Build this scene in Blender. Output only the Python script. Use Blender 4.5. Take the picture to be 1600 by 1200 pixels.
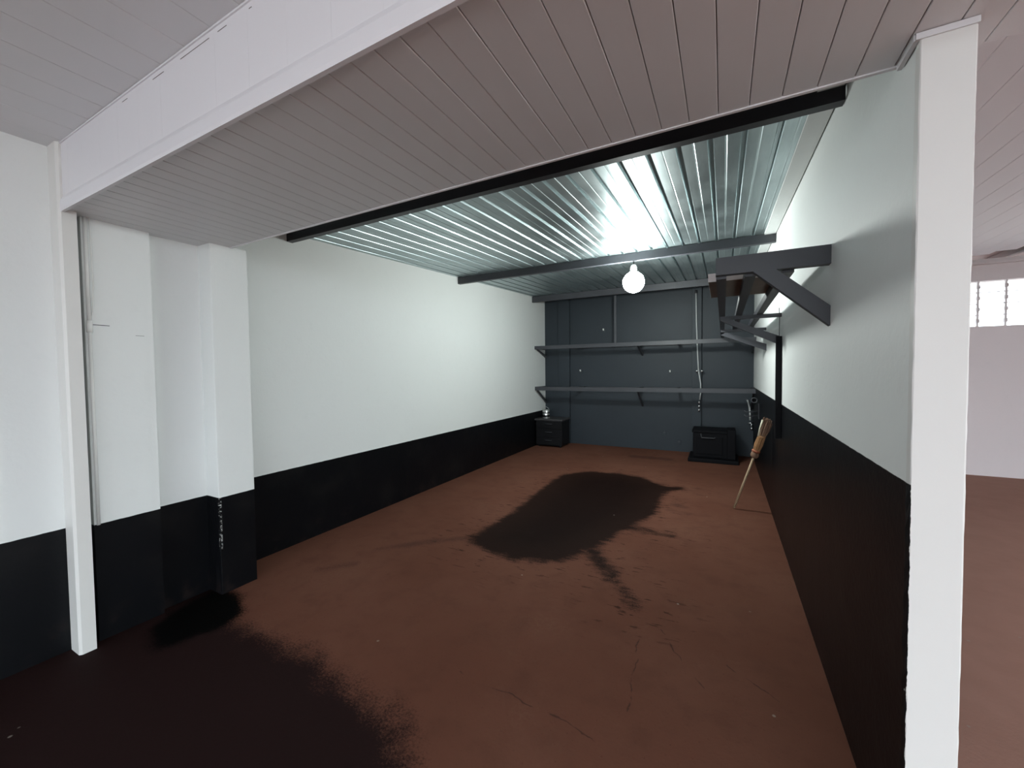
import bpy, bmesh, math, random
from mathutils import Vector, Matrix
random.seed(7)
for o in list(bpy.data.objects): bpy.data.objects.remove(o)
scene = bpy.context.scene
COL = scene.collection

# ------------------------------------------------------------------ camera
YAW, PITCH, ROLL, FPX = 0.48394, 0.033956, -0.011176, 628.0
cy, sy = math.cos(YAW), math.sin(YAW)
F = Vector((-sy*math.cos(PITCH), cy*math.cos(PITCH), -math.sin(PITCH)))
R0 = Vector((cy, sy, 0)); U0 = R0.cross(F)
RR = R0*math.cos(ROLL) + U0*math.sin(ROLL)
UU = -R0*math.sin(ROLL) + U0*math.cos(ROLL)
cam = bpy.data.cameras.new('camera'); camo = bpy.data.objects.new('camera', cam); COL.objects.link(camo)
m = Matrix((RR, UU, -F)).transposed().to_4x4(); m.translation = Vector((0, 0, 1.5))
camo.matrix_world = m
cam.sensor_fit = 'HORIZONTAL'; cam.sensor_width = 36; cam.lens = FPX/1600*36; cam.clip_start = .01; cam.clip_end = 200
scene.camera = camo

# ------------------------------------------------------------------ world, exposure
SKY = 3.7
BULB = 158.0
w = bpy.data.worlds.new('world'); scene.world = w; w.use_nodes = True
bg = w.node_tree.nodes['Background']; bg.inputs[0].default_value = (0.85, 0.935, 1.0, 1); bg.inputs[1].default_value = SKY
vs = scene.view_settings
vs.view_transform = 'Standard'; vs.look = 'None'; vs.gamma = 1; vs.exposure = 0.8; vs.use_curve_mapping = False

# ------------------------------------------------------------------ materials
class NT:
    def __init__(s, name):
        s.m = bpy.data.materials.new(name); s.m.use_nodes = True
        s.t = s.m.node_tree; s.b = s.t.nodes['Principled BSDF']
    def n(s, typ, **kw):
        x = s.t.nodes.new(typ)
        for k, v in kw.items(): setattr(x, k, v)
        return x
    def l(s, a, b): s.t.links.new(a, b)
    def put(s, sock, v):
        if hasattr(v, 'is_output'): s.l(v, sock)
        else: sock.default_value = v
    def math(s, op, a, b=0.0, c=None, clamp=False):
        x = s.n('ShaderNodeMath', operation=op, use_clamp=clamp)
        s.put(x.inputs[0], a); s.put(x.inputs[1], b)
        if c is not None: s.put(x.inputs[2], c)
        return x.outputs[0]
    def step(s, v, lo, hi):
        x = s.n('ShaderNodeMapRange', interpolation_type='SMOOTHSTEP')
        s.put(x.inputs[0], v); x.inputs[1].default_value = lo; x.inputs[2].default_value = hi
        return x.outputs[0]
    def pos(s): return s.n('ShaderNodeTexCoord').outputs['Object']
    def xyz(s, v):
        x = s.n('ShaderNodeSeparateXYZ'); s.l(v, x.inputs[0]); return x.outputs
    def noise(s, v, scale, detail=4, rough=.55, stretch=None):
        if stretch:
            mp = s.n('ShaderNodeMapping'); s.l(v, mp.inputs[0]); mp.inputs['Scale'].default_value = stretch; v = mp.outputs[0]
        x = s.n('ShaderNodeTexNoise'); s.l(v, x.inputs['Vector'])
        x.inputs['Scale'].default_value = scale; x.inputs['Detail'].default_value = detail; x.inputs['Roughness'].default_value = rough
        return x.outputs[0]
    def mix(s, f, a, b):
        x = s.n('ShaderNodeMix', data_type='RGBA')
        s.put(x.inputs[0], f)
        s.put(x.inputs[6], a if hasattr(a, 'is_output') else (*a, 1)); s.put(x.inputs[7], b if hasattr(b, 'is_output') else (*b, 1))
        return x.outputs[2]
    def bump(s, h, strength=.2, dist=.01):
        x = s.n('ShaderNodeBump'); x.inputs['Strength'].default_value = strength; x.inputs['Distance'].default_value = dist
        s.l(h, x.inputs['Height']); s.l(x.outputs[0], s.b.inputs['Normal'])

def simple(name, col, rough=.5, metal=0.0, var=.12, scale=6, bump=.1, bscale=60, spec=.4):
    k = NT(name); p = k.pos(); k.b.inputs['Specular IOR Level'].default_value = spec
    v = k.noise(p, scale)
    c2 = tuple(max(0, c*(1-var)) for c in col); c1 = tuple(min(1, c*(1+var)) for c in col)
    k.put(k.b.inputs['Base Color'], k.mix(v, c2, c1))
    k.b.inputs['Roughness'].default_value = rough; k.b.inputs['Metallic'].default_value = metal
    if bump: k.bump(k.noise(p, bscale, 3), bump, .004)
    return k.m

WHITE = (.74, .76, .75); BLACK = (.0032, .0036, .0047)
def paint_wall(name, band=None, white=WHITE, chip=None, ragged=None):
    """plaster painted white, with a black dado painted up to height band"""
    k = NT(name); p = k.pos(); X = k.xyz(p)
    big = k.noise(p, 1.1, 3); fine = k.noise(p, 14, 5)
    wcol = k.mix(big, tuple(c*.95 for c in white), white)
    wcol = k.mix(k.math('MULTIPLY', k.step(fine, .55, .8), .12), wcol, tuple(c*.8 for c in white))
    if band:
        bcol = k.mix(k.step(k.noise(p, 3, 5), .45, .75), BLACK, (.0075, .0075, .008))
        dust = k.math('MULTIPLY', k.step(k.noise(p, 9, 5), .5, .75), k.step(X[2], .22, .0))
        bcol = k.mix(k.math('MULTIPLY', dust, .45), bcol, (.03, .020, .018))
        edge = k.math('ADD', X[2], k.math('MULTIPLY', k.noise(p, 20, 2), .004))
        mask = k.step(edge, band+.0015, band+.0035)
        if chip:
            d = k.math('MAXIMUM', k.math('ABSOLUTE', k.math('SUBTRACT', X[0], chip[0])), k.math('ABSOLUTE', k.math('SUBTRACT', X[1], chip[1])))
            cm = k.math('MULTIPLY', k.step(d, .016, .006), k.step(k.noise(p, 55, 3), .53, .6))
            cm = k.math('MULTIPLY', cm, k.step(X[2], .3, .34))
            bcol = k.mix(cm, bcol, (.5, .5, .48))
        col = k.mix(mask, bcol, wcol)
        if ragged:
            e = k.math('ADD', X[1], k.math('MULTIPLY', k.noise(p, 9, 6, .7), -.06))
            col = k.mix(k.step(e, ragged-.028, ragged-.031), col, wcol)
        k.put(k.b.inputs['Base Color'], col)
        rg = k.n('ShaderNodeMapRange'); k.l(mask, rg.inputs[0]); rg.inputs[3].default_value = .38; rg.inputs[4].default_value = .6
        k.l(rg.outputs[0], k.b.inputs['Roughness'])
    else:
        k.put(k.b.inputs['Base Color'], wcol); k.b.inputs['Roughness'].default_value = .6
    k.b.inputs['Specular IOR Level'].default_value = .16
    h = k.math('ADD', k.noise(p, 5, 4), k.math('MULTIPLY', k.noise(p, 45, 4), .3))
    k.bump(h, .25, .012)
    return k.m

M = {}
M['wall_left'] = paint_wall('white_wall_black_dado_low', .672)
M['wall_pillar'] = paint_wall('white_pillar_black_dado', .662, chip=(-3.0, 1.45))
M['wall_right'] = paint_wall('white_wall_black_dado_high', 1.178)
M['white'] = paint_wall('white_plaster')
k = NT('white_post_paint_black_side'); p = k.pos(); X = k.xyz(p)
k.b.inputs['Roughness'].default_value = .5; k.b.inputs['Specular IOR Level'].default_value = .2
e = k.math('ADD', X[0], k.math('MULTIPLY', k.math('SUBTRACT', k.noise(p, 22, 6, .7), .5), .009))
blk = k.math('MULTIPLY', k.step(e, -.0500, -.0505), k.step(X[2], 1.181, 1.179))
k.put(k.b.inputs['Base Color'], k.mix(blk, k.mix(k.noise(p, 5), (.64, .635, .62), (.68, .675, .655)), BLACK)); k.bump(k.noise(p, 12, 4), .15, .006)
M['post_end'] = k.m
M['bay_wall'] = paint_wall('warm_white_plaster', None, (.78, .725, .73))
M['post'] = simple('white_gloss_paint', (.66, .655, .635), .45, var=.04, bump=.12, bscale=12)
M['pvc'] = simple('grey_white_pvc', (.655, .655, .675), .34, var=.02, bump=.02, scale=2)
M['pvc_fascia'] = simple('white_pvc', (.72, .71, .74), .35, var=.02, bump=.02, scale=2)
M['pvc_back'] = simple('ceiling_void_grey', (.22, .21, .21), .8, var=.05)
M['steel'] = simple('slate_grey_painted_steel', (.050, .052, .060), .42, var=.15, bump=.05)
M['steel_dark'] = simple('dark_and_shaded_steel', (.022, .022, .027), .42, var=.15, bump=.05)  # dark steel parts; on the front purlin it carries painted shade
M['backwall'] = simple('slate_grey_painted_plaster', (.022, .030, .0385), .55, var=.14, scale=2.5, bump=.25, bscale=20)
M['black'] = simple('black_lacquer', (.006, .006, .007), .45, var=.1, bump=.03, spec=.2)
M['black_top'] = simple('black_melamine_top', (.05, .048, .05), .4, var=.1, bump=.03)
M['plastic_black'] = simple('black_plastic', (.004, .004, .0055), .6, var=.1, bump=.05, spec=.12)
M['chrome'] = simple('worn_chrome', (.7, .7, .7), .25, 1.0, var=.08, bump=.02)
M['tin'] = simple('silver_tin', (.75, .75, .74), .3, .9, var=.05, bump=0)
M['pale_pipe'] = simple('pale_grey_plastic_pipe', (.55, .56, .56), .4, var=.06, bump=.02)
M['white_pipe'] = simple('white_plastic_conduit', (.75, .75, .73), .4, var=.05, bump=.02)
M['straw'] = simple('tan_straw', (.36, .19, .085), .75, var=.3, scale=40, bump=.4, bscale=120)
M['straw_dark'] = simple('brown_straw', (.20, .115, .075), .8, var=.3, scale=40, bump=.4, bscale=120)
M['straw_pale'] = simple('pale_plastic_strip', (.62, .58, .45), .5, var=.1)
M['stick'] = simple('pale_wooden_stick', (.42, .30, .19), .6, var=.18, scale=30, bump=.1)
M['binding'] = simple('red_brown_binding', (.30, .09, .045), .55, var=.2, scale=30, bump=.2)
M['plank'] = simple('raw_brown_wood', (.20, .165, .140), .7, var=.2, scale=8, bump=.2, bscale=40)
M['plank_edge'] = simple('pale_pinkish_board_edge', (.66, .60, .59), .6, var=.1, bump=.05)
M['wood_eave'] = simple('dark_eave_timber', (.10, .055, .05), .7, var=.2, bump=.2)
M['ground'] = simple('outdoor_concrete', (.32, .29, .27), .9, var=.1, scale=2)
M['block'] = simple('whitewashed_block', (.75, .72, .72), .7, var=.05, bump=.1)
M['cord'] = simple('black_cable', (.01, .01, .01), .5, bump=0)

k = NT('galvanised_sheet'); p = k.pos()
v = k.noise(p, 26, 4, .6, (1, .12, 1)); v2 = k.noise(p, 3, 4)
k.put(k.b.inputs['Base Color'], k.mix(k.math('MULTIPLY', v, 1), (.35, .42, .43), (.53, .61, .62)))
k.b.inputs['Metallic'].default_value = 1.0
mr = k.n('ShaderNodeMapRange'); k.l(v2, mr.inputs[0]); mr.inputs[1].default_value = .3; mr.inputs[2].default_value = .7; mr.inputs[3].default_value = .36; mr.inputs[4].default_value = .5
k.l(mr.outputs[0], k.b.inputs['Roughness']); k.bump(k.noise(p, 9, 3, .5, (1, .3, 1)), .12, .006)
M['galv'] = k.m

k = NT('lit_bulb_glass'); k.b.inputs['Base Color'].default_value = (.9, .9, .9, 1)
k.b.inputs['Emission Color'].default_value = (.93, 1.0, .965, 1); k.b.inputs['Emission Strength'].default_value = BULB
M['bulb'] = k.m

# brown floor with wet stains (stain shapes come as distance attributes of the mesh)
k = NT('brown_concrete_floor'); p = k.pos(); X = k.xyz(p)
def attr(nm):
    a = k.n('ShaderNodeAttribute'); a.attribute_name = nm; return a.outputs['Fac']
big = k.noise(p, .9, 4); mid = k.noise(p, 5, 5, .6); fine = k.noise(p, 60, 4, .7); grit = k.noise(p, 85, 3, .8)
col = k.mix(k.step(big, .3, .7), (.122, .049, .032), (.148, .064, .043))
col = k.mix(k.math('MULTIPLY', k.step(mid, .45, .75), .5), col, (.094, .040, .027))
col = k.mix(k.math('MULTIPLY', k.step(fine, .58, .78), .5), col, (.050, .023, .016))
dust = k.math('MULTIPLY', k.step(k.noise(p, 1.7, 5, .6), .5, .7), k.step(k.noise(p, 40, 4, .7), .35, .7))
col = k.mix(k.math('MULTIPLY', dust, .35), col, (.18, .090, .062))
# bay floor: same slab, paler colour stands in for brighter daylight there
col = k.mix(k.step(X[0], .50, .53), col, k.mix(mid, (.33, .19, .145), (.42, .245, .195)))
jit = k.math('ADD', k.math('MULTIPLY', k.math('SUBTRACT', k.noise(p, 4.5, 6, .65), .5), .30), k.math('MULTIPLY', k.math('SUBTRACT', grit, .5), .34))
streak = k.math('MULTIPLY', k.math('SUBTRACT', k.noise(p, 7, 5, .6, (.8, 3.2, 1)), .5), .35)
wet = k.step(k.math('ADD', attr('stain'), k.math('ADD', k.math('MULTIPLY', jit, .55), k.math('MULTIPLY', streak, .6))), -.05, .06)
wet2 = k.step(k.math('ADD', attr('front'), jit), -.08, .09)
pool = k.step(k.math('ADD', attr('pool'), k.math('MULTIPLY', jit, .5)), -.03, .05)
faint = k.math('MULTIPLY', k.step(k.math('ADD', attr('faint'), k.math('MULTIPLY', jit, .5)), -.04, .04), .45)
spl = k.math('MULTIPLY', k.step(k.noise(p, 9, 6, .65, (.7, 3.0, 1)), .585, .63), k.step(attr('stain'), -.55, -.05))
col = k.mix(k.math('MULTIPLY', spl, .75), col, (.022, .011, .008))
deep = k.step(attr('stain'), .0, .5)
col = k.mix(faint, col, (.03, .018, .016))
col = k.mix(wet, col, k.mix(deep, (.017, .0078, .0058), (.010, .0045, .0036)))
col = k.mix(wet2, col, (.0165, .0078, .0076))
col = k.mix(pool, col, (.0012, .0012, .0012))
# hairline cracks
def seg(a, b, wd):
    wv = k.n('ShaderNodeVectorMath', operation='MULTIPLY_ADD'); 
    nz = k.n('ShaderNodeTexNoise'); k.l(p, nz.inputs['Vector']); nz.inputs['Scale'].default_value = 7; nz.inputs['Detail'].default_value = 4
    k.l(nz.outputs['Color'], wv.inputs[0]); wv.inputs[1].default_value = (.09, .09, 0); wv.inputs[2].default_value = (-.045, -.045, 0)
    q = k.n('ShaderNodeVectorMath', operation='ADD'); k.l(p, q.inputs[0]); k.l(wv.outputs[0], q.inputs[1])
    ax, ay = a; dx, dy = b[0]-ax, b[1]-ay; L2 = dx*dx+dy*dy
    S = k.xyz(q.outputs[0]); px = k.math('SUBTRACT', S[0], ax); py = k.math('SUBTRACT', S[1], ay)
    t = k.math('MULTIPLY', k.math('ADD', k.math('MULTIPLY', px, dx), k.math('MULTIPLY', py, dy)), 1/L2, clamp=True)
    ex = k.math('SUBTRACT', px, k.math('MULTIPLY', t, dx)); ey = k.math('SUBTRACT', py, k.math('MULTIPLY', t, dy))
    d = k.math('SQRT', k.math('ADD', k.math('MULTIPLY', ex, ex), k.math('MULTIPLY', ey, ey)))
    return k.step(d, wd, wd*.3)
cr = None
for a, b in (((-1.15, 1.60), (-.62, 1.575)), ((-.62, 1.575), (-.36, 1.50)), ((-.41, 2.25), (-.37, 1.74)), ((-.32, 2.4), (-.08, 2.03)), ((.03, 2.25), (.22, 2.10))):
    s_ = seg(a, b, .0045); cr = s_ if cr is None else k.math('MAXIMUM', cr, s_)
cr = k.math('MULTIPLY', cr, k.step(k.noise(p, 11, 4), .42, .58))
col = k.mix(k.math('MULTIPLY', cr, .6), col, (.03, .018, .016))
vor = k.n('ShaderNodeTexVoronoi'); k.l(p, vor.inputs['Vector']); vor.inputs['Scale'].default_value = 5.5
speck = k.math('MULTIPLY', k.step(vor.outputs['Distance'], .05, .03), k.step(k.noise(p, 1.3, 2), .5, .56))
col = k.mix(k.math('MULTIPLY', speck, .6), col, (.35, .32, .28))
k.put(k.b.inputs['Base Color'], col)
damp = k.math('MAXIMUM', wet, wet2)
rg = k.n('ShaderNodeMapRange'); k.l(damp, rg.inputs[0]); rg.inputs[3].default_value = .85; rg.inputs[4].default_value = .7
k.l(rg.outputs[0], k.b.inputs['Roughness']); k.b.inputs['Specular IOR Level'].default_value = .05
k.bump(k.math('ADD', k.math('MULTIPLY', fine, .35), k.math('ADD', k.math('MULTIPLY', mid, .8), k.math('MULTIPLY', cr, -.5))), .35, .008)
M['floor'] = k.m

# ------------------------------------------------------------------ mesh helpers
def link(name, bm, mat, parent=None, smooth=False):
    me = bpy.data.meshes.new(name); bm.normal_update(); bm.to_mesh(me); bm.free()
    for mm in (mat if isinstance(mat, (list, tuple)) else [mat]): me.materials.append(M[mm])
    if smooth:
        for f in me.polygons: f.use_smooth = True
    o = bpy.data.objects.new(name, me); COL.objects.link(o)
    if parent: o.parent = parent
    return o
def share(src, name, loc, parent=None):
    o = bpy.data.objects.new(name, src.data); COL.objects.link(o); o.location = loc
    if parent: o.parent = parent
    return o
def tag(o, label, cat, group=None):
    o['label'] = label; o['category'] = cat
    if group: o['group'] = group
    return o
def struct(o, label=None):
    o['kind'] = 'structure'
    if label: o['label'] = label
    return o
def empty(name, loc=(0, 0, 0)):
    o = bpy.data.objects.new(name, None); COL.objects.link(o); o.location = loc; o.empty_display_size = .1
    return o
def box_bm(x0, x1, y0, y1, z0, z1, bm=None, bev=0.0):
    own = bmesh.new()
    vs_ = [own.verts.new((x, y, z)) for x in (x0, x1) for y in (y0, y1) for z in (z0, z1)]
    for f in ((0, 1, 3, 2), (4, 6, 7, 5), (0, 4, 5, 1), (2, 3, 7, 6), (0, 2, 6, 4), (1, 5, 7, 3)):
        own.faces.new([vs_[i] for i in f])
    if bev: bmesh.ops.bevel(own, geom=list(own.edges), offset=bev, segments=2, affect='EDGES', profile=.6)
    if bm is None: return own
    me = bpy.data.meshes.new('tmp'); own.to_mesh(me); own.free(); bm.from_mesh(me); bpy.data.meshes.remove(me)
    return bm
def box(name, x0, x1, y0, y1, z0, z1, mat, parent=None, bev=0.0):
    return link(name, box_bm(x0, x1, y0, y1, z0, z1, bev=bev), mat, parent)
def prism_bm(poly, axis, a, b):
    """poly: list of 2D points; extruded along axis from a to b"""
    bm = bmesh.new()
    def P(u, v, t):
        return {'x': (t, u, v), 'y': (u, t, v), 'z': (u, v, t)}[axis]
    A = [bm.verts.new(P(u, v, a)) for u, v in poly]; B = [bm.verts.new(P(u, v, b)) for u, v in poly]
    n = len(poly)
    bm.faces.new(A); bm.faces.new(B[::-1])
    for i in range(n): bm.faces.new((A[i], B[i], B[(i+1) % n], A[(i+1) % n]))
    bmesh.ops.recalc_face_normals(bm, faces=bm.faces)
    return bm
def tube_bm(pts, r, seg=12, bm=None, caps=True):
    bm = bm or bmesh.new(); pts = [Vector(q) for q in pts]; rings = []
    rs = r if isinstance(r, (list, tuple)) else [r]*len(pts)
    up = None
    for i, q in enumerate(pts):
        d = (pts[min(i+1, len(pts)-1)] - pts[max(i-1, 0)]).normalized()
        if up is None: up = Vector((0, 0, 1)) if abs(d.z) < .9 else Vector((1, 0, 0))
        a = d.cross(up).normalized(); b = a.cross(d).normalized(); up = b
        rings.append([bm.verts.new(q + a*math.cos(t)*rs[i] + b*math.sin(t)*rs[i]) for t in [2*math.pi*j/seg for j in range(seg)]])
    for A, B in zip(rings, rings[1:]):
        for j in range(seg): bm.faces.new((A[j], A[(j+1) % seg], B[(j+1) % seg], B[j]))
    if caps: bm.faces.new(rings[0][::-1]); bm.faces.new(rings[-1])
    bmesh.ops.recalc_face_normals(bm, faces=bm.faces)
    return bm
def tube(name, pts, r, mat, parent=None, seg=12): return link(name, tube_bm(pts, r, seg), mat, parent, True)
def lathe_bm(prof, seg=24, at=(0, 0, 0)):
    return tube_bm([(at[0], at[1], at[2]+z) for _, z in prof], [max(r, .0005) for r, _ in prof], seg)

XL, XR, YB = -3.3, .45, 7.8
def roof_z(y): return 2.69 + .048*(y-2.18)

# ------------------------------------------------------------------ floor
def sdf(poly, x, y):
    d = 1e9; inside = False; n = len(poly)
    for i in range(n):
        ax, ay = poly[i]; bx, by = poly[(i+1) % n]
        ex, ey = bx-ax, by-ay; wx, wy = x-ax, y-ay
        t = max(0, min(1, (wx*ex+wy*ey)/(ex*ex+ey*ey)))
        d = min(d, (wx-t*ex)**2+(wy-t*ey)**2)
        if (ay > y) != (by > y) and x < (bx-ax)*(y-ay)/(by-ay)+ax: inside = not inside
    d = math.sqrt(d); return d if inside else -d
def segd(a, b, x, y, r0, r1):
    ex, ey = b[0]-a[0], b[1]-a[1]; t = max(0, min(1, ((x-a[0])*ex+(y-a[1])*ey)/(ex*ex+ey*ey)))
    return (r0+(r1-r0)*t) - math.hypot(x-a[0]-t*ex, y-a[1]-t*ey)
STAIN = [(-2.05, 5.35), (-1.75, 5.72), (-1.3, 5.80), (-1.02, 5.73), (-.62, 5.42), (-.60, 4.63), (-.60, 4.31), (-.78, 3.75), (-.93, 3.25), (-1.09, 2.92), (-1.456, 2.76), (-1.87, 2.84), (-2.02, 2.95), (-1.97, 3.72), (-2.03, 4.41)]
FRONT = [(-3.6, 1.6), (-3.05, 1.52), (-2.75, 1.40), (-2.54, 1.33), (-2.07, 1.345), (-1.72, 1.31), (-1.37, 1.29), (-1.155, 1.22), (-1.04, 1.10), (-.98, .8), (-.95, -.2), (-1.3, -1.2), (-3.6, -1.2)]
POOL = [(-2.72, .98), (-2.95, 1.02), (-3.1, 1.2), (-3.12, 1.47), (-2.85, 1.50), (-2.62, 1.40), (-2.60, 1.22)]
def frange(a, b, s):
    n = int(round((b-a)/s)); return [a+(b-a)*i/n for i in range(n+1)]
xs = frange(-3.6, .6, .05) + frange(.6, 8, .4)[1:]
ys = frange(-5, .2, .2) + frange(.2, 6.4, .05)[1:] + frange(6.4, 8.0, .1)[1:]
verts = [(x, y, 0) for y in ys for x in xs]; nx = len(xs)
faces = [(j*nx+i, j*nx+i+1, (j+1)*nx+i+1, (j+1)*nx+i) for j in range(len(ys)-1) for i in range(nx-1)]
me = bpy.data.meshes.new('floor'); me.from_pydata(verts, [], faces); me.materials.append(M['floor'])
vals = {n: [] for n in ('stain', 'front', 'pool', 'faint')}
for n in vals: me.attributes.new(n, 'FLOAT', 'POINT')
for x, y, _ in verts:
    far = x > .6
    s = -1 if far else sdf(STAIN, x, y)
    if not far:
        s = max(s, segd((-.95, 3.2), (-.50, 2.58), x, y, .075, .03), segd((-.75, 3.85), (-.40, 3.80), x, y, .06, .02), segd((-.75, 5.25), (-.47, 5.38), x, y, .20, .05))
    vals['stain'].append(s)
    vals['front'].append(-1 if far else sdf(FRONT, x, y))
    vals['pool'].append(-1 if far else sdf(POOL, x, y))
    vals['faint'].append(-1 if far else max(segd((-2.58, 2.43), (-2.25, 2.78), x, y, .02, .05), segd((-2.25, 2.78), (-2.05, 2.92), x, y, .01, .05),
        segd((-2.72, 1.98), (-2.55, 2.16), x, y, .02, .02), segd((-1.35, 7.03), (-.8, 7.04), x, y, .10, .10), segd((-.45, 4.70), (-.30, 4.62), x, y, .05, .01), segd((-.5, 4.5), (-.3, 4.45), x, y, .03, .01)))
for n in vals: me.attributes[n].data.foreach_set('value', vals[n])
fl = bpy.data.objects.new('floor', me); COL.objects.link(fl)
struct(fl, 'brown concrete floor with dark wet patches')
g = box('ground', -30, 30, -30, 30, -.3, -.03, 'ground'); struct(g, 'pale outdoor concrete around the building')

# ------------------------------------------------------------------ walls
struct(box('wall_left', -3.5, XL, 1.60, YB+.2, -.02, 3.1, 'wall_left'), 'long white left wall with low black dado')
struct(box('wall_left', -3.5, -3.15, -5, .83, -.02, 2.85, 'wall_left'), 'white left wall nearest the camera with black dado')
wl = struct(box('wall_left', -3.5, -3.1, .872, 1.17, -.02, 2.372, 'wall_pillar'), 'white wall section beside the slender post')
box('wall_patch', -3.101, -3.0975, .876, 1.135, .668, 1.768, 'white', wl)
box('seam', -3.098, -3.0965, .895, .972, 1.7770, 1.7805, 'steel', wl)
box('seam', -3.098, -3.0965, 1.085, 1.125, 1.730, 1.7325, 'pvc_back', wl)
struct(box('wall_left', -3.5, -3.15, 1.17, 1.455, -.02, 2.372, 'wall_pillar'), 'recessed white wall strip before the square pillar')
pl = struct(box('wall_left', -3.5, -3.0, 1.448, 1.682, -.02, 2.372, 'wall_pillar', bev=.006), 'white square pillar with black base on left wall')
struct(box('wall_left', -3.7, -3.49, -5, 8, -.02, 3.1, 'white'), 'outer face of the left wall')
wb = struct(box('wall_back', -3.5, .56, YB, YB+.2, -.02, 3.1, 'backwall'), 'slate grey back wall')
box('pilaster', -3.0, -2.755, YB-.05, YB+.01, 0, 2.96, 'backwall', wb, .004)
box('pilaster', -.485, -.335, YB-.07, YB+.01, 0, 2.96, 'backwall', wb, .004)
box('pilaster', XL-.02, -3.0, YB-.018, YB+.01, 0, 2.96, 'backwall', wb)
struct(box('wall_right', XR, .553, 1.4705, YB+.1, -.02, 3.1, 'wall_right'), 'white right wall with high black dado')

# roof side strips between sheet and right wall
def slab(name, x0, x1, y0, y1, dz0, dz1, mat, parent=None):
    bm = prism_bm([(y0, roof_z(y0)+dz0), (y1, roof_z(y1)+dz0), (y1, roof_z(y1)+dz1), (y0, roof_z(y0)+dz1)], 'x', x0, x1)
    return link(name, bm, mat, parent)
struct(slab('trim_1', .350, XR-.007, 1.7, YB, -.012, .004, 'white'), 'white flashing strip between metal roof and right wall')

# ------------------------------------------------------------------ metal roof
PITCH_R, Y0, Y1 = .158, .90, 8.05
def roof_profile(x0, n):
    pts = []
    for i in range(n):
        a = x0 + i*PITCH_R
        pts += [(a, 0), (a+.007, .022), (a+.025, .022), (a+.032, 0), (a+.086, 0), (a+.089, .0016), (a+.093, .0016), (a+.096, 0)]
    pts.append((x0+n*PITCH_R, 0)); return pts
rf = struct(slab('roof', -3.5, .56, Y0, Y1, .06, .09, 'pvc_back'), 'unseen deck added above the corrugated metal sheets to block light')  # out of view, added so sky light cannot leak through the roof
xr_start = .233 - 23*PITCH_R
for s_i in range(4):
    n = 6
    prof = roof_profile(xr_start + s_i*6*PITCH_R, n)
    bm = bmesh.new(); dz = .0015*(s_i % 2)
    rows = [[bm.verts.new((x, y, roof_z(y)+z+dz)) for x, z in prof] for y in (Y0, 3, 5, 6.5, Y1)]
    for Aa, Bb in zip(rows, rows[1:]):
        for i in range(len(prof)-1): bm.faces.new((Aa[i], Aa[i+1], Bb[i+1], Bb[i]))
    link('roof_sheet', bm, 'galv', rf)

def purlin(name, y, z0, z1, x0, x1, mat, label):
    """cold formed C section with lips, open towards the back"""
    t = .004; d = .05
    poly = [(y, z0), (y+d, z0), (y+d, z0+.015), (y+d-t, z0+.015), (y+d-t, z0+t), (y+t, z0+t), (y+t, z1-t), (y+d-t, z1-t), (y+d-t, z1-.015), (y+d, z1-.015), (y+d, z1), (y, z1)]
    o = link(name, prism_bm(poly, 'x', x0, x1), mat)
    return tag(o, label, 'beam', 'roof purlins')
purlin('roof_purlin', 2.18, 2.618, 2.688, XL, .447, 'steel_dark', 'grey steel roof beam, darkened for shade, nearest the camera, at the plastic ceiling edge')  # darker steel colour stands in for the unlit camera side
b2 = purlin('roof_purlin', 4.68, 2.718, 2.806, XL, .447, 'steel', 'grey steel roof beam carrying the hanging bulb')
purlin('roof_purlin', 7.15, 2.815, 2.924, XL, XR, 'steel', 'grey steel roof beam closest to the back wall')

# ------------------------------------------------------------------ ceilings
def boards(parent, x0, x1, pitch, y0, y1, z, mat, gap=.002, th=.008):
    bm = bmesh.new()
    e = .002; wd = pitch-gap
    poly = [(0, th), (0, e), (e, 0), (wd-e, 0), (wd, e), (wd, th)]
    first = link('board', prism_bm(poly, 'y', y0, y1), mat, parent); first.location = (x0, 0, z); bm.free()
    i = 1
    while x0+i*pitch < x1-.02:
        share(first, 'board', (x0+i*pitch, 0, z+random.uniform(0, .0012)), parent); i += 1
lowc = struct(box('ceiling', -3.3, 3.2, .80, 1.57, 2.372, 2.40, 'pvc_back'), 'low grey white ceiling of narrow plastic boards')
boards(lowc, -.381-.0905*32, 3.15, .0905, .797, 1.572, 2.362, 'pvc')
upc = struct(box('ceiling', -3.5, 6.5, -5, .80, 2.712, 2.75, 'pvc_back'), 'higher grey white ceiling of wide plastic boards')
boards(upc, -2.116-.178*6, 6.4, .178, -5, .798, 2.702, 'pvc', .0012)
bay = struct(link('ceiling', prism_bm([(.5, 1.4), (6.5, 1.4), (6.5, 6.0), (3.62, 6.0), (2.95, 7.45), (.5, 7.45)], 'z', 2.932, 2.96), 'pvc_back'), 'white board ceiling of the neighbouring bay')
xb = .553
while xb < 6.4:
    y1 = max(6.02, min(7.47, 7.47-(xb-2.95)*2.16))
    link('board', prism_bm([(xb, 2.930), (xb, 2.9235), (xb+.0015, 2.922), (xb+.1735, 2.922), (xb+.175, 2.9235), (xb+.175, 2.930)], 'y', 1.4, y1), 'pvc_fascia', bay)
    xb += .176
struct(box('trim_2', -3.0, XR-.01, 1.568, 1.580, 2.358, 2.405, 'pvc_fascia'), 'white edge strip finishing the low plastic ceiling')
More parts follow.
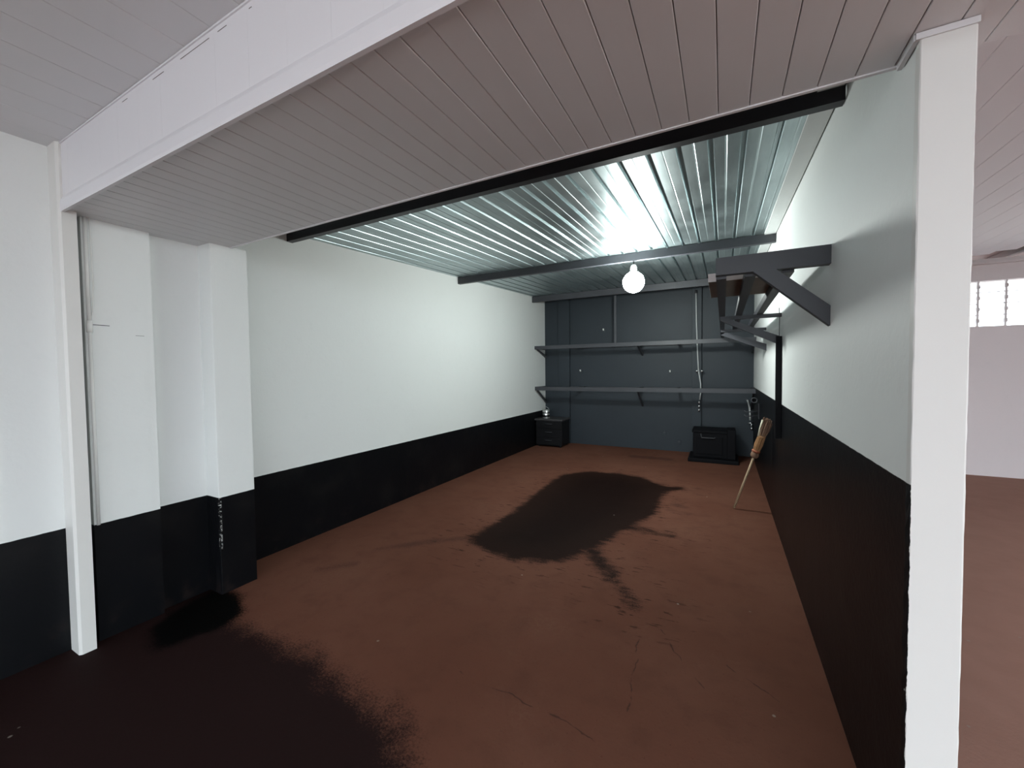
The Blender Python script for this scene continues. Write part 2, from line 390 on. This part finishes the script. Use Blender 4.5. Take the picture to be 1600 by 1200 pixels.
# fascia
fa = struct(box('trim_3', -3.10, 3.2, .806, .83, 2.376, 2.90, 'pvc_back'), 'white plastic fascia between the two ceilings')
wd = .1968
fb = link('board', prism_bm([(0, .795), (wd, .795), (wd, .806), (0, .806)], 'z', 2.405, 2.700), 'pvc_fascia', fa)
fb.location = (-3.145, 0, 0)
for i in range(1, 32): share(fb, 'board', (-3.145+i*.1972, random.uniform(-.0002, .0002), 0), fa)
link('bottom_bead', prism_bm([(.784, 2.347), (.798, 2.347), (.800, 2.36), (.800, 2.43), (.795, 2.43), (.785, 2.405), (.782, 2.36)], 'x', -3.06, 3.2), 'pvc_fascia', fa)
box('top_bead', -3.14, 3.2, .790, .800, 2.694, 2.7015, 'pvc_fascia', fa)
for xa, xc in ((-1.80, -1.60), (-1.545, -1.49), (-2.02, -1.93), (-1.36, -1.345), (-2.3, -2.25)):
    box('gap_slot', xa, xc, .7935, .7955, 2.6735, 2.6750, 'pvc_back', fa)
struct(box('roof', -3.5, 6.5, .82, .92, 2.70, 2.95, 'pvc_back'), 'unseen board added above the low ceiling to block light')  # unseen filler that keeps sky light out of the ceiling cavity
struct(box('roof', .50, 6.5, .82, 1.45, 2.93, 2.96, 'pvc_back'), 'unseen deck added above the bay ceiling to block light')  # unseen filler over the bay's near edge, stops sky light

# ------------------------------------------------------------------ posts
tag(link('slender_post', prism_bm([(-3.150, .775), (-3.045, .775), (-3.034, .786), (-3.034, .842), (-3.150, .842)], 'z', 0, 2.703), 'post'),
    'slender white post standing against the left wall under the fascia', 'post')
rp = empty('thick_post', (.5, 1.5, 0))
tag(rp, 'thick white square post at the end of the right wall', 'post')
bm = bmesh.new(); nz = 60
ring = []
for i in range(nz+1):
    z = 2.345*i/nz; j = lambda a: random.uniform(-a, a)
    # the left arris is ragged where the paint runs over the black dado
    rag = (.0018 if z < 1.15 else .0006)
    wob = .002*math.sin(z*4.1)
    ring.append([bm.verts.new(q) for q in ((.4475+j(rag)-.5, 1.448-1.5+j(.0004), z), (.4500-.5+j(rag)+wob*.3, 1.446-1.5, z), (.5505-.5+wob*.4, 1.446-1.5, z), (.5545-.5+j(.0006), 1.450-1.5, z), (.5545-.5, 1.470-1.5, z), (.4465+j(rag)-.5, 1.470-1.5, z))])
for Aa, Bb in zip(ring, ring[1:]):
    for i in range(6): bm.faces.new((Aa[i], Aa[(i+1) % 6], Bb[(i+1) % 6], Bb[i]))
bm.faces.new(ring[-1]); bm.faces.new(ring[0][::-1])
link('shaft', bm, 'post_end', rp)
box('capital_strip', .438-.5, .556-.5, 1.441-1.5, 1.446-1.5, 2.345, 2.361, 'pvc', rp)
box('capital_strip', .435-.5, .4465-.5, 1.446-1.5, 1.565-1.5, 2.345, 2.361, 'pvc', rp)

# conduit beside slender post
cd = tag(empty('conduit', (-3.094, .888, 0)), 'thin white conduit running down beside the slender post', 'pipe')
tube('tube', [(0, 0, 1.78), (0, 0, 2.37)], .0085, 'white_pipe', cd)
tube('tube', [(0, 0, .66), (0, 0, 1.76)], .008, 'white_pipe', cd)
tube('joint', [(0, 0, 1.735), (0, 0, 1.80)], .0135, 'white_pipe', cd)
tube('cable', [(.004, .017, 2.37), (.002, .020, 2.2), (.003, .022, 2.0), (.0, .016, 1.85), (0, .004, 1.80)], .003, 'white_pipe', cd, 6)

# ------------------------------------------------------------------ neighbouring bay back wall with block window
wx0, wx1, wz0, wz1 = 2.26, 4.62, 2.02, 2.63
bw = struct(box('wall_back', .553, wx0, 7.75, 7.95, -.02, 3.1, 'bay_wall'), 'pale wall at the back of the neighbouring bay')
box('wall_panel', wx1, 6.6, 7.75, 7.95, -.02, 3.1, 'bay_wall', bw)
box('wall_panel', wx0, wx1, 7.75, 7.95, -.02, wz0, 'bay_wall', bw)
box('wall_panel', wx0, wx1, 7.75, 7.95, wz1, 2.86, 'bay_wall', bw)
box('cornice', .553, 6.6, 7.69, 7.752, 2.84, 2.87, 'bay_wall', bw)
box('cornice', .553, 6.6, 7.71, 7.752, 2.875, 2.91, 'bay_wall', bw)
for i in range(9):
    box('rafter', .9+i*.62, .96+i*.62, 5.95, 8.5, 2.965, 3.05, 'wood_eave', bw)
struct(box('wall_right', 6.5, 6.7, 3.2, 7.95, -.02, 3.1, 'bay_wall'), 'unseen side wall added to dim the neighbouring bay')  # out of view, put in to cut the daylight reaching the bay
struct(box('roof', .5, 6.7, 5.9, 8.6, 3.055, 3.09, 'wood_eave'), 'brown eave deck over the bay wall')
win = struct(empty('window_1', ((wx0+wx1)/2, 7.8, wz0)), 'window of white pierced blocks')
cw, ch = .2622, .1525
def block_bm():
    bm = bmesh.new(); t = .010
    for a in ((0, t, 0, ch), (cw-t, cw, 0, ch), (t, cw-t, 0, .004), (t, cw-t, ch-.004, ch)): box_bm(a[0], a[1], 0, .035, a[2], a[3], bm)
    tube_bm([(0.004, 0, ch*.35), (.004, 0, ch*.65)], [.016, .016], 8, bm); tube_bm([(cw-.004, 0, ch*.35), (cw-.004, 0, ch*.65)], [.016, .016], 8, bm)
    return bm
b0 = link('block', block_bm(), 'block', win); b0.location = (wx0-win.location.x, -.02, 0)
for i in range(9):
    for j in range(4):
        if i or j: share(b0, 'block', (wx0+i*cw-win.location.x, -.02, j*ch), win)

# ------------------------------------------------------------------ hanging bulb
bx, by, bz = -.903, 4.70, 2.48
bu = tag(empty('light_bulb', (bx, by, bz)), 'lit round white bulb hanging from the middle roof beam', 'light bulb')
R_B = .118
prof = [(R_B*math.sin(a), -R_B*math.cos(a)) for a in [math.pi*i/18 for i in range(0, 16)]]
link('globe', lathe_bm(prof, 28), 'bulb', bu, True)
link('socket', lathe_bm([(.058, .102), (.050, .115), (.038, .125), (.036, .165), (.028, .19), (.008, .20)], 20), 'white_pipe', bu, True)
tube('cord', [(0, 0, .195), (.002, .001, .22), (0, 0, .242)], .005, 'cord', bu, 8)

# ------------------------------------------------------------------ wall rack on the right wall
rk = tag(empty('wall_rack', (.44, 2.41, 0)), 'dark grey steel storage rack of arms and rails on the right wall', 'rack')
def off(o): o.location = (-.44, -2.41, 0); return o
def bar_y(name, poly, y0, y1, mat='steel'): return off(link(name, prism_bm(poly, 'y', y0, y1), mat, rk))
bar_y('arm', [(-.038, 1.990), (XR, 1.990), (XR, 2.080), (-.038, 2.080)], 2.405, 2.455)
bar_y('brace', [(.132, 1.990), (.232, 1.990), (XR, 1.792), (XR, 1.696)], 2.407, 2.453)
bar_y('arm', [(-.03, 1.943), (XR, 1.943), (XR, 1.976), (-.03, 1.976)], 4.22, 4.26)
bar_y('brace', [(-.03, 1.935), (.05, 1.943), (XR, 1.765), (XR, 1.690)], 4.18, 4.22)
bar_y('arm', [(-.03, 1.943), (XR, 1.943), (XR, 1.976), (-.03, 1.976)], 5.64, 5.68)
bar_y('brace', [(-.03, 1.905), (.03, 1.935), (XR, 1.778), (XR, 1.700)], 5.60, 5.64)
for x0, x1, y1 in ((-.037, .012, 7.24), (.098, .148, 5.7), (.262, .312, 5.7)):
    off(link('rail', prism_bm([(x0, 1.977), (x1, 1.977), (x1, 2.030), (x0, 2.030)], 'y', 2.456, y1), 'steel_dark' if x0 > 0 else 'steel', rk))
off(box('post', .405, .448, 4.16, 4.20, .88, 1.77, 'plastic_black', rk))
off(tube('tie_wire', [(.43, 4.19, 1.77), (.432, 4.2, 1.95), (.43, 4.22, 2.02)], .003, 'steel', rk, 6))
pk = tag(empty('board_plank', (.1, 3.0, 2.031)), 'brown wooden board lying across the rails of the wall rack', 'board')
bm = box_bm(-.085-.1, .315-.1, 2.80-3, 3.42-3, 0, .052, bev=.002)
link('panel', bm, 'plank', pk)
box('edge_strip', -.086-.1, .316-.1, 2.793-3, 2.80-3, .001, .051, 'plank_edge', pk)

# ------------------------------------------------------------------ back wall shelves
def shelf(z0, z1, hanger, drop, lab):
    s = tag(empty('shelf_frame', (-1.4, 7.5, z0)), lab, 'shelf', 'steel shelf frames on the back wall')
    def b(name, x0, x1, y0, y1, a, c): 
        o = box(name, x0, x1, y0, y1, a, c, 'steel', s); o.location = (1.4, -7.5, -z0); return o
    b('front_bar', XL, XR-.003, 7.25, 7.29, z0, z1)
    b('back_bar', -2.75, -.49, YB-.04, YB-.002, z0+.02, z1-.01)
    b('end_bar', XL, XL+.04, 7.29, YB-.055, z0+.01, z1)
    b('end_bar', XR-.043, XR-.003, 7.29, YB-.005, z0+.01, z1)
    for x in (-2.45, -1.33, -.7): b('cross_bar', x-.02, x+.02, 7.29, YB-.04, z0+.015, z1-.005)
    for x, yb in ((XL+.005, YB-.02), (-1.35, YB-.002), (XR-.04, YB-.002)):
        o = link('brace', prism_bm([(7.29, z0+.008), (7.33, z0+.008), (yb, z0-drop+.05), (yb, z0-drop)], 'x', x, x+.03), 'steel', s); o.location = (1.4, -7.5, -z0)
    if hanger: b('hanger', -1.735, -1.695, 7.255, 7.285, z1, 2.815)
    return s
shelf(1.905, 1.972, True, .16, 'upper grey steel shelf frame spanning the back wall')
shelf(1.098, 1.170, False, .30, 'lower grey steel shelf frame spanning the back wall')

# wall hooks (pale little points on the back wall)
for (x, z, lab) in ((-2.065, 2.26, 'small wall hook highest on the slate wall, left of the bulb'), (-2.534, 1.468, 'small wall hook between the shelves, nearest the left corner'), (-.852, 1.441, 'small wall hook between the shelves, left of the hanging pole')):
    h = tag(empty('wall_hook', (x, YB, z)), lab, 'hook', 'hooks on the back wall')
    link('plate', tube_bm([(0, 0, 0), (0, -.012, 0)], .045, 16), 'backwall', h)
    tube('pin', [(0, -.01, 0), (0, -.03, 0), (0, -.04, .005), (0, -.042, .03)], .014, 'white_pipe', h, 10)
for (x, z, lab) in ((-.95, .32, 'small dark socket plate low on the slate wall'), (-.70, .17, 'small dark socket plate just above the floor, left of the black crate')):
    h = tag(empty('socket_plate', (x, YB, z)), lab, 'socket')
    box('plate', -.04, .04, -.012, 0, -.04, .04, 'backwall', h, .003)
    link('outlet', tube_bm([(0, -.012, .01), (0, -.017, .01)], .018, 14), 'steel', h)

# hanging pole
hp = tag(empty('hanging_pole', (-.40, 7.70, .75)), 'thin pale pole hanging down the slate back wall', 'pole')
tube('pole', [(-.025, .0, 2.06), (-.015, 0, 1.5), (.0, 0, 1.1), (.018, 0, .72), (.055, 0, .48), (.055, 0, .32), (.040, 0, .20)], .010, 'pale_pipe', hp, 10)
for z in (.155, .085, .02): link('bead', lathe_bm([(.002, -.028), (.016, -.018), (.02, 0), (.016, .018), (.002, .028)], 12, (.032, 0, z)), 'chrome', hp, True)
for dx in (-.022, .058): link('wing_nut', lathe_bm([(.003, -.025), (.018, -.016), (.025, 0), (.018, .016), (.003, .025)], 12, (.018+dx, -.02, .70)), 'chrome', hp, True)
tube('top_clip', [(-.025, 0, 2.05), (-.025, 0, 2.10)], .020, 'steel_dark', hp, 10)

# ------------------------------------------------------------------ black cabinet and tin
cb = tag(empty('small_cabinet', (-3.0, 7.42, 0)), 'black low drawer cabinet in the left back corner', 'cabinet')
box('body', -.27, .27, -.20, .24, .03, .515, 'black', cb, .004)
box('top', -.29, .29, -.225, .25, .515, .545, 'black_top', cb, .004)
for z in (.045, .205, .365):
    dr = box('drawer', -.255, .255, -.214, -.199, z, z+.145, 'black', cb, .004)
    tube('handle', [(-.07, -.214, z+.09), (-.07, -.236, z+.09), (.07, -.236, z+.09), (.07, -.214, z+.09)], .007, 'steel', dr, 8)
for sx in (-.22, .22):
    for sy_ in (-.16, .2): link('foot', tube_bm([(sx, sy_, 0), (sx, sy_, .032)], .02, 12), 'black', cb)
tc = tag(empty('paint_tin', (-3.11, 7.36, .545)), 'small silver tin with dark bands on the black cabinet', 'tin')
link('body', lathe_bm([(.068, 0), (.07, .004), (.07, .15), (.066, .153)], 24), 'tin', tc, True)
link('band', lathe_bm([(.0705, .03), (.0712, .032), (.0712, .062), (.0705, .064)], 24), 'black', tc, True)
link('band', lathe_bm([(.0705, .10), (.0712, .102), (.0712, .118), (.0705, .12)], 24), 'black', tc, True)
link('lid', lathe_bm([(.073, .15), (.074, .155), (.074, .165), (.05, .17), (.01, .17)], 24), 'tin', tc, True)
tube('wire_handle', [(-.072, 0, .13), (-.06, -.02, .2), (0, -.03, .235), (.06, -.02, .2), (.072, 0, .13)], .003, 'tin', tc, 6)

# ------------------------------------------------------------------ black crate
ck = tag(empty('black_crate', (-.14, 7.35, 0)), 'black plastic crate on a low base against the back wall', 'crate')
box('base', -.36, .36, -.33, .27, 0, .06, 'plastic_black', ck, .01)
box('body', -.29, .30, -.22, .25, .06, .46, 'plastic_black', ck, .015)
box('rim', -.305, .315, -.235, .26, .46, .50, 'plastic_black', ck, .006)
box('side_box', .20, .32, -.26, .10, .06, .53, 'plastic_black', ck, .012)
box('front_panel', -.24, .14, -.232, -.218, .12, .40, 'plastic_black', ck, .006)
tube('handle', [(-.17, -.225, .44), (-.17, -.25, .43), (-.16, -.255, .385), (.02, -.255, .385), (.03, -.25, .39), (.03, -.225, .39)], .009, 'steel', ck, 8)

# ------------------------------------------------------------------ tap, pipe, hanger near right back corner
fp = tag(empty('bent_pipe', (.39, YB-.05, .66)), 'short pale bent pipe below the lower shelf, right corner', 'pipe')
tube('pipe', [(-.03, .0, .30), (-.015, -.02, .25), (.0, -.035, .18), (.008, -.035, .08), (.012, -.035, 0), (.01, -.02, -.03)], .014, 'pale_pipe', fp, 10)
tube('flange', [(-.03, .05, .30), (-.03, -.004, .30)], .022, 'steel', fp, 12)
ft = tag(empty('water_tap', (.42, YB, .52)), 'small shiny tap low in the right back corner', 'tap')
tube('spout', [(0, 0, .0), (0, -.08, .0), (0, -.12, -.012), (0, -.13, -.05)], .017, 'chrome', ft, 12)
tube('stem', [(0, -.06, .0), (0, -.06, .05)], .01, 'chrome', ft, 10)
tube('lever', [(-.05, -.06, .055), (.03, -.06, .06)], .010, 'chrome', ft, 10)
hh = tag(empty('hose_hanger', (XR, 6.6, .8)), 'dark wire hanger on the black dado behind the broom', 'hanger')
box('plate', -.012, 0, -.05, .05, -.02, .20, 'steel_dark', hh, .003)
for z in (.02, .08): tube('wire', [(-.01, 0, z), (-.16, 0, z-.01), (-.18, 0, z+.01)], .008, 'steel', hh, 8)
tube('ring', [(-.06+.035*math.cos(a), 0, .24+.035*math.sin(a)) for a in [2*math.pi*i/16 for i in range(17)]], .008, 'steel', hh, 8)

# ------------------------------------------------------------------ broom, straw end up
a = Vector((.111, 4.84, .012)); b = Vector((.412, 4.79, .985)); L = (b-a).length
br = empty('broom', a); tag(br, 'straw broom leaning head up against the right wall', 'broom')
br.rotation_mode = 'QUATERNION'; br.rotation_quaternion = Vector((0, 0, 1)).rotation_difference((b-a).normalized())
tube('handle', [(0, 0, 0), (0, 0, .64*L)], .0115, 'stick', br, 12)
link('ferrule', lathe_bm([(.016, .57*L), (.032, .58*L), (.040, .60*L), (.036, .63*L), (.030, .645*L)], 18), 'straw_dark', br, True)
link('binding', lathe_bm([(.034, .632*L), (.041, .637*L), (.041, .652*L), (.034, .657*L)], 18), 'binding', br, True)
bm = bmesh.new()
for i in range(90):
    t = random.uniform(0, 2*math.pi); r = math.sqrt(random.random()); top = random.uniform(.80, .84)*L
    tube_bm([(.026*r*math.cos(t), .026*r*math.sin(t), .63*L), (.036*r*math.cos(t), .036*r*math.sin(t), .72*L), (.033*r*math.cos(t), .033*r*math.sin(t), top)], [.005, .0055, .004], 5, bm)
o = link('straw_bundle', bm, 'straw', br); o['kind'] = 'stuff'
link('binding', lathe_bm([(.032, .79*L), (.036, .795*L), (.036, .806*L), (.032, .811*L)], 18), 'straw', br, True)
bm = bmesh.new()
for i in range(90):
    t = random.uniform(0, 2*math.pi); r = math.sqrt(random.random()); top = random.uniform(.93, 1.0)*L
    tube_bm([(.026*r*math.cos(t), .026*r*math.sin(t), .79*L), (.044*r*math.cos(t), .032*r*math.sin(t), .88*L), (.046*r*math.cos(t), .034*r*math.sin(t), top)], [.005, .0055, .003], 5, bm)
o = link('straw_tip', bm, 'straw_dark', br); o['kind'] = 'stuff'
tube('side_strip', [(-.03, -.012, .80*L), (-.040, -.012, .88*L), (-.046, -.012, .97*L)], .010, 'straw_pale', br, 8)
